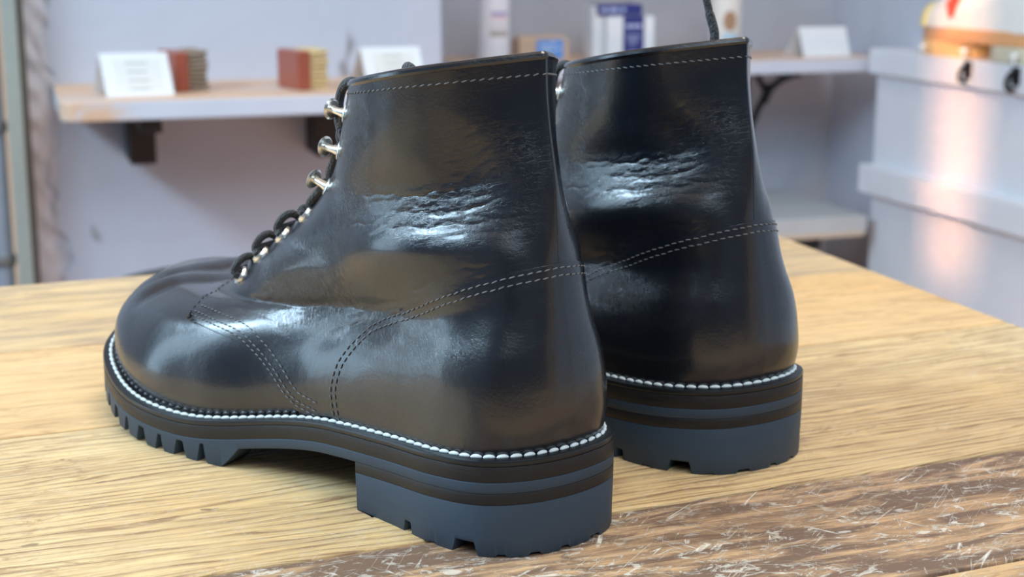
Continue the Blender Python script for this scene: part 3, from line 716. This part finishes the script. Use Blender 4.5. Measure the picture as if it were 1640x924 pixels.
def shift_curve(P, N, d):             # move a surface curve sideways by d
    T = np.gradient(P, axis=0); T /= np.linalg.norm(T, axis=1)[:, None]
    return P+np.cross(N, T)*d
def even(P, step):
    s = np.concatenate([[0], np.cumsum(np.linalg.norm(np.diff(P, axis=0), axis=1))])
    t = np.arange(0, s[-1], step)
    return np.stack([np.interp(t, s, P[:, k]) for k in range(3)], 1)
def stitches(name, P, N, length, gap, r, flat, m, parent, mir, twist=0.):
    """short thread pieces along a path"""
    s = np.concatenate([[0], np.cumsum(np.linalg.norm(np.diff(P, axis=0), axis=1))])
    b = MB(); t = 0; rnd = random.Random(3)
    ip = lambda A, q: np.array([np.interp(q, s, A[:, k]) for k in range(3)])
    while t+length < s[-1]:
        p0, p1 = ip(P, t), ip(P, t+length); n = ip(N, t+length/2); n /= np.linalg.norm(n)
        ax = p1-p0; L = np.linalg.norm(ax); ax /= L; sd = np.cross(n, ax); mid = ip(P, t+length/2)
        ax2 = ax+sd*(twist+rnd.uniform(-.05, .05)); ax2 /= np.linalg.norm(ax2); sd = np.cross(n, ax2)
        rings = []
        for q in (-1, -.8, -.4, 0, .4, .8, 1):
            k = math.sqrt(max(0, 1-abs(q)**2.6))*.98+.02
            rings.append([mid+ax2*q*L/2+(sd*math.cos(w)*r+n*(math.sin(w)*r*flat))*k+n*(.25*r*(1-q*q)) for w in [2*math.pi*i/7 for i in range(7)]])
        b.loft(rings); t += length+gap
    return b.build(name, m, parent, True, 0, mir=mir)
def resample_out(n): return resample(spline(OUTL), n)
def band(name, outline, ztopf, zbotf, m, parent, mir, bev=.0005, cap_in=.012, notch=None, taper=0., split=None):
    """one layer of the sole: rounded vertical wall following an outline, closed above and below"""
    n = len(outline)
    rings = []
    def rg(d, zf, dz): 
        c = inset(outline, d) if d else outline
        return np.column_stack([c, zf(outline)+dz])
    rings.append(rg(cap_in, ztopf, 0)); rings.append(rg(bev*1.2, ztopf, 0)); rings.append(rg(bev*.35, ztopf, -bev*.35)); rings.append(rg(0, ztopf, -bev*1.2))
    if split is not None: rings.append(rg(taper*.8, split, .0008)); rings.append(rg(taper*.8, split, 0))
    rings.append(rg(taper, zbotf, bev)); rings.append(rg(taper+bev*.6, zbotf, 0)); rings.append(rg(cap_in, zbotf, 0))
    if notch is not None: rings.append(rg(cap_in, notch, 0))
    V = np.vstack(rings); m_ = len(rings)
    F = [(k*n+i, (k+1)*n+i, (k+1)*n+(i+1) % n, k*n+(i+1) % n) for k in range(m_-1) for i in range(n)]
    F.append(tuple(range(n))); F.append(tuple(range(m_*n-1, (m_-1)*n-1, -1)))
    # outline runs clockwise seen from above: check
    f = F[3*n+n//4]; nr = np.cross(V[f[1]]-V[f[0]], V[f[2]]-V[f[0]]); cen = V.mean(0)
    if np.dot(nr, V[f[0]]-cen) < 0: F = [tuple(reversed(q)) for q in F]
    if mir < 0: V = V*np.array([1, -1, 1])
    return mesh(name, V, F, m, parent, True, 32, flip=mir < 0)

def make_boot(loc, rz, mir, label):
    root = empty('leather_boot', loc, rz)
    tag(root, label, 'boot', None)
    # vamp with the last-shaped toe, closed under the quarters
    v = np.concatenate([np.linspace(0, 3, 40), np.linspace(3.05, 7.2, 55)]); a = np.linspace(-np.pi, np.pi, 301)
    V, A = np.meshgrid(v, a, indexing='ij')
    vamp = panel('vamp', V, A, 0., -.001, LEATHER, root, mir, rims=())
    # tongue behind the laces
    v = np.linspace(5.6, 13.95, 60); q = np.linspace(-1, 1, 41)
    V, Q = np.meshgrid(v, q, indexing='ij'); half_ = 1.0
    A = np.where(Q >= 0, np.pi-Q*half_, -np.pi-Q*half_)
    # wrap through pi: build from positions
    P = S(V, np.abs(A)*np.where(Q >= 0, 1, -1), 0); N = SN(V, np.abs(A)*np.where(Q >= 0, 1, -1))
    G = P-N*(.0022+.0015*(1-Q**2))[..., None]
    F = oriented(G, grid_faces(*V.shape), N[30, 20]); cr, gr = crease_fields(G)
    Vt = G.reshape(-1, 3)*np.array([1, mir, 1])
    o = mesh('tongue', Vt, F, LEATHER, root, True, 0, {'crease': cr*.5, 'grainy': gr}, flip=mir < 0)
    md = o.modifiers.new('thick', 'SOLIDIFY'); md.thickness = .0015
    # quarters, outer and inner side
    vq = np.unique(np.concatenate([np.linspace(0, 14, 330), np.linspace(2.6, 4.0, 30)]))
    for sd in (1, -1):
        t = np.linspace(0, 1, 190)
        V, T = np.meshgrid(vq, t, indexing='ij'); A = T*QE(V)*sd
        qp = panel('quarter', V, A, .0017, -.0006, LEATHER, root, mir, rims=('c1',))
        if sd*mir > 0 or True:
            pass
        # facing edge and front seam stitching
        vs = np.linspace(.12, 3.22, 220); E_ = S(vs, QE(vs)*sd, .0017); N_ = SN(vs, QE(vs)*sd)
        for i, d in enumerate((.0022, .0042, .0078)):
            C_, NN = snap(shift_curve(E_, N_, -d*sd), .0019)
            stitches('seam_stitching', C_, NN, .0021, .0008, .00026, .7, THREAD_G, qp, mir, .15)
        vs = np.linspace(3.3, 13.5, 260); E_ = S(vs, QE(vs)*sd, .0017); N_ = SN(vs, QE(vs)*sd)
        C_, NN = snap(shift_curve(E_, N_, -.0020*sd), .0018)
        stitches('facing_stitching', C_, NN, .0021, .0009, .00022, .6, THREAD_D, qp, mir, .15)
        # little bar tack at the throat corner
        b = MB(); c0 = S(3.24, QE(3.24)*sd, .0018); nn = SN(3.24, QE(3.24)*sd)
        for k in range(7):
            p = S(3.20+.035*k, (QE(3.20+.035*k)-.020)*sd, .0019); b.tube([p+np.array([-.0014, 0, .0008]), p+nn*.0003, p+np.array([.0014, 0, -.0006])], .00028, 6)
        b.build('bar_tack', THREAD_D, qp, mir=mir)
    # heel counter cover wrapping round the back
    vc = np.linspace(0, 6.94, 170); t = np.linspace(-1, 1, 241)
    V, T = np.meshgrid(vc, t, indexing='ij'); A = T*np.maximum(CE(V), .002)
    cp = panel('heel_counter', V, A, .0024, .0010, LEATHER, root, mir, rims=('c0', 'c1', 'r1'))
    vs = np.array(np.interp(np.linspace(0, 1, 400), np.linspace(0, 1, len(CEV)), CEV)); vs = vs[(vs > .1) & (vs < 6.949)]
    E_ = np.vstack([S(vs, CE(vs), .0024), S(vs[::-1], -CE(vs[::-1]), .0024)]); E_ = even(E_, .0006)
    E_, N_ = snap(E_, .0024)
    for d in (.0016, .0042):
        C_, NN = snap(shift_curve(E_, N_, -d), .0026)
        stitches('counter_stitching', C_, NN, .0023, .0008, .00027, .7, THREAD_G, cp, mir, .12)
    # back seam
    vs = np.linspace(7.0, 13.9, 80); b = MB(); Pb = S(vs, 0*vs, .0016)
    b.tube(Pb, .0003, 6); b.build('back_seam', LEATHER, root, mir=mir)
    # rolled collar edge and its stitching
    aa = np.concatenate([np.linspace(-QE(14.), QE(14.), 240)])
    top = S(14., aa, .0006); b = MB(); b.tube(top+np.array([0, 0, .0000]), .00165, 10); cb = b.build('collar_edge', LEATHER, root, mir=mir)
    aa = np.linspace(-2.50, 2.50, 400); C_ = S(13.52, aa, .0018); NN = SN(13.52, aa)
    stitches('collar_stitching', C_, NN, .0021, .0009, .00028, .7, THREAD_G, cb, mir, .25)
    # lining
    v = np.linspace(5.5, 14, 50); a = np.linspace(-2.6, 2.6, 121); V, A = np.meshgrid(v, a, indexing='ij')
    P = S(V, A, -.0010); F = oriented(P, grid_faces(*V.shape), -SN(V, A)[25, 60])
    mesh('lining', P.reshape(-1, 3)*np.array([1, mir, 1]), F, DARKHOLE, root, True, 0, flip=mir < 0)
    # ---- sole
    OUTF = resample_out(720); x_ = lambda c: c[:, 0]
    zt = lambda c: ztop(c[:, 0])
    zA = lambda c: ztop(c[:, 0])-.0022
    zB = lambda c: ztop(c[:, 0])-.0076
    zC = lambda c: ztop(c[:, 0])-.0115
    band('welt', OUTF, lambda c: zt(c)+.0000, zA, WELT, root, mir, .0006)
    band('midsole', OUTF, zA, zB, EDGE, root, mir, .00025)
    # rubber outsole: flat shank, lugs cut round the forefoot
    s_ = np.concatenate([[0], np.cumsum(np.linalg.norm(np.diff(OUTF, axis=0), axis=1))])
    X = OUTF[:, 0]; lug0 = .150
    base = ztop(X)-.0115; gnd = spring(X)+.0
    low = np.where(X > lug0, gnd, base)
    low = np.where((X > lug0-.009) & (X <= lug0), gnd+(base-gnd)*((lug0-X)/.009), low)
    cuts = []
    up = OUTF[:, 1] > 0; iL = int(np.argmin(np.abs(X-lug0)+1e3*(~up))); iM = int(np.argmin(np.abs(X-lug0)+1e3*up)); q_ = s_[iL]+.0100; k = 0
    while q_ < s_[iM]-.007:
        cuts.append((q_, .0024 if k % 2 == 0 else .0036, .0078)); q_ += .0128; k += 1
    for c, hw, dp in cuts:
        d = np.abs(s_-c); f = np.clip((hw-d)/(hw*.5), 0, 1)
        low = np.where(X > lug0+.002, np.maximum(low, np.minimum(gnd+dp*f, base+.0018)), low)
    band('outsole', OUTF, zB, lambda c: low, RUBBER, root, mir, .0003, .013, lambda c: np.maximum(low, base-.0005), 0., lambda c: base+.0022)
    # heel: leather lift and rubber top piece, straight breast
    m = OUTF[OUTF[:, 0] < .0765]
    k0 = np.argmax(np.linalg.norm(np.diff(np.vstack([m, m[:1]]), axis=0), axis=1)); m = np.roll(m, -(k0+1), 0)
    br = np.linspace(m[-1], m[0], 60)[1:-1]; br[:, 0] -= .0035*np.sin(np.linspace(0, np.pi, 58))
    H = np.vstack([m, br]); H = resample(H, 560)
    zD = lambda c: ztop(c[:, 0])-.0156
    band('heel_lift', H, zC, zD, EDGE, root, mir, .00025, .010)
    sH = np.concatenate([[0], np.cumsum(np.linalg.norm(np.diff(H, axis=0), axis=1))])
    ib = int(np.argmin(H[:, 0])); sb = sH[ib]; low2 = np.zeros(len(H)); tot = sH[-1]
    for c, hw, dp in ((-.0395, .0052, .0048), (-.068, .0024, .0042), (.0395, .0052, .0048), (.068, .0024, .0042), (-.0130, .0034, .0014), (.0020, .0022, .0013), (-.054, .0022, .0007), (-.027, .0018, .0006), (.026, .002, .001), (.014, .0024, .0012), (.054, .002, .0007)):
        d = np.abs(((sH-sb-c*mir_sign(H, sb, sH))+tot/2) % tot-tot/2); low2 = np.maximum(low2, dp*np.clip((hw-d)/(hw*.28), 0, 1))
    band('heel_block', H, zD, lambda c: low2, RUBBER, root, mir, .0004, .010, None, .0004, lambda c: c[:, 0]*0+.0062)
    # welt stitching: pale lock stitches lying on the welt, dark inseam stitches beside the upper
    C = inset(OUTF, .0034); Pw = np.column_stack([C, ztop(OUTF[:, 0])+.0003]); Nw = np.tile([0, 0, 1.], (len(Pw), 1))
    keep = OUTF[:, 0] > -.1
    k0 = (3 if mir > 0 else 1)*len(Pw)//4; Pw = np.roll(Pw, -k0, 0)      # the thread ends meet on the hidden side
    stitches('welt_stitching', np.vstack([Pw, Pw[:1]]), np.vstack([Nw, Nw[:1]]), .0043, .0003, .00088, .85, THREAD_W, root, mir, .10)
    C = inset(OUTF, .0060); Pw = np.column_stack([C, ztop(OUTF[:, 0])+.0014])
    Pw = np.roll(Pw, -k0, 0)
    stitches('inseam_stitching', np.vstack([Pw, Pw[:1]]), np.vstack([Nw, Nw[:1]]), .0036, .0010, .0010, .9, THREAD_D, root, mir, .0)
    # ---- eyelets, speed hooks, laces
    ev = [6.45, 7.35, 8.2, 9.15]; hv = [10.3, 11.45, 12.65]; pts = {1: [], -1: []}
    for sd in (1, -1):
        for vv in ev:
            aa = (QE(vv)-.20)*sd; p = S(vv, aa, .0014); n = SN(vv, aa); n /= np.linalg.norm(n)
            pts[sd].append((p, n, 'e'))
            t1 = np.cross(n, [0, 1, 0]); t1 /= np.linalg.norm(t1); t2 = np.cross(n, t1); b = MB()
            prof = [(.0022, -.0004), (.0024, .0007), (.0030, .0014), (.0038, .0013), (.0043, .0004), (.0043, -.0003)]
            b.loft([[p+(t1*math.cos(w)+t2*math.sin(w))*r+n*z for w in [2*math.pi*i/24 for i in range(24)]] for r, z in prof], cap=False)
            tag(b.build('eyelet', NICKEL, root, mir=mir), 'round silver metal eyelet')
        for vv in hv:
            aa = (QE(vv)-.17)*sd; p = S(vv, aa, .0014); n = SN(vv, aa); n /= np.linalg.norm(n)
            f = S(vv, (abs(aa)+.25)*sd, .0014)-p; f -= n*f.dot(n); f /= np.linalg.norm(f); u = np.cross(n, f)*1.0
            pts[sd].append((p+f*.0030-n*.0010, n, 'h'))
            b = MB()
            def disc(c, ax, r1, r2, h):
                s1 = np.cross(ax, u); s1 /= np.linalg.norm(s1); s2 = np.cross(ax, s1)
                b.loft([[c+(s1*math.cos(w)*r+s2*math.sin(w)*r*r2/r1)+ax*z for w in [2*math.pi*i/20 for i in range(20)]] for r, z in ((r1*.3, -h*.9), (r1*.8, -h*.7), (r1, 0), (r1*.93, h*.45), (r1*.7, h*.85), (r1*.35, h*1.1))])
            disc(p+n*.0003, n, .0037, .0037, .0006)                        # rivet plate
            b.tube([p+n*.0003, p+n*.0022+f*.0006, p+n*.0040+f*.0022, p+n*.0054+f*.0044], [.0022, .0015, .0014, .0018], 12)   # neck
            ax = n*.80+f*.60; ax /= np.linalg.norm(ax)
            disc(p+n*.0056+f*.0046, ax, .0041, .0041, .0010)               # cap
            tag(b.build('speed_hook', NICKEL, root, mir=mir), 'silver metal speed hook')
    # crossing laces
    b = MB(); R_ = .0016
    def arch(p, n, q, m_, lift, over=0.):
        c = (p+q)/2; up = (n+m_); up /= np.linalg.norm(up)
        return smooth_path([p-n*.0015, p+n*.0022+up*.0006, p*.72+q*.28+up*(lift+.001), c+up*lift+np.array([0, 0, over]), p*.28+q*.72+up*lift, q+m_*.0022, q-m_*.0012], 7)
    A_, B_ = pts[1], pts[-1]
    b.tube(arch(A_[0][0], A_[0][1], B_[0][0], B_[0][1], .0012), R_, 10)
    for i in range(6):
        l = .0020 if i < 3 else .0005
        b.tube(arch(A_[i][0], A_[i][1], B_[i+1][0], B_[i+1][1], l), R_, 10)
        b.tube(arch(B_[i][0], B_[i][1], A_[i+1][0], A_[i+1][1], l+.0030), R_, 10)
    for sd, Q in ((1, A_), (-1, B_)):             # lace rising at the edge beside every fastening and round the hooks
        for i in range(6):
            p, n, _ = Q[i]; q, m_, _ = Q[i+1]; f = np.array([.6, -.5*sd, .2]); f /= np.linalg.norm(f)
            if i < 3:         # short arch out of the eyelet and over the facing edge
                b.tube(smooth_path([p-n*.001, p+n*.0034+f*.0004, p*.72+q*.28+n*.0046+f*.0030, p*.5+q*.5+n*.0030+f*.0058, p*.45+q*.55-n*.0010+f*.0075], 8), R_, 10)
            else:             # straight run between two hooks, inside the caps
                b.tube(smooth_path([p+f*.0012-n*.001, p*.7+q*.3+n*.0016+f*.0016, p*.3+q*.7+n*.0016+f*.0012, q+f*.0002+n*.0012, q+f*.003-n*.001], 8), R_*1.15, 10)
        p, n, _ = Q[6]; f = np.array([1., -.25*sd, 0])     # top: loop out and back over the collar into the shaft
        b.tube(smooth_path([p+f*.002+n*.001-np.array([0, 0, .011]), p+f*.0052+n*.002-np.array([0, 0, .004]), p+f*.0078+np.array([0, 0, .002])+n*.001, p+f*.0068+np.array([0, 0, .0080]), p+f*.0020+np.array([0, -.001*sd, .0112]), p+f*-.0015+np.array([0, -.004*sd, .0105]), p+f*-.008+np.array([0, -.012*sd, .003])], 8), R_*1.15, 10)
    b.build('lace', LACE, root, mir=mir)
    if mir < 0:                                   # loose end standing up out of the shaft
        b = MB(); b.tube(smooth_path([(.048, .004, .135), (.043, -.004, .155), (.0425, -.0070, .166), (.0455, -.0065, .176), (.0485, -.0050, .190), (.0480, -.0045, .205), (.0465, -.004, .225)], 10), [.0019]*30+[.0016]*31, 10)
        b.build('lace_end', LACE, root, mir=1)
    else:
        b = MB(); b.tube(smooth_path([(.085, -.004, .140), (.078, .012, .153), (.0690, .0195, .1600), (.0630, .0205, .1590), (.058, .014, .148)], 10), .0017, 10)
        b.build('lace_end', LACE, root, mir=1)
    return root
def mir_sign(H, sb, sH):              # +1 when arc length from the heel tip grows towards +y
    i = int(np.argmin(H[:, 0])); return 1. if H[(i+6) % len(H), 1] > H[i-6, 1] else -1.
LEFT = make_boot((.0219, .5024, 0), 2.2513, 1, 'black leather lace-up boot nearer the camera, whole outer side and toe in view')
RIGHT = make_boot((.0992, .5822, 0), 2.192, -1, 'black leather lace-up boot behind on the right, lace end standing up from its shaft')
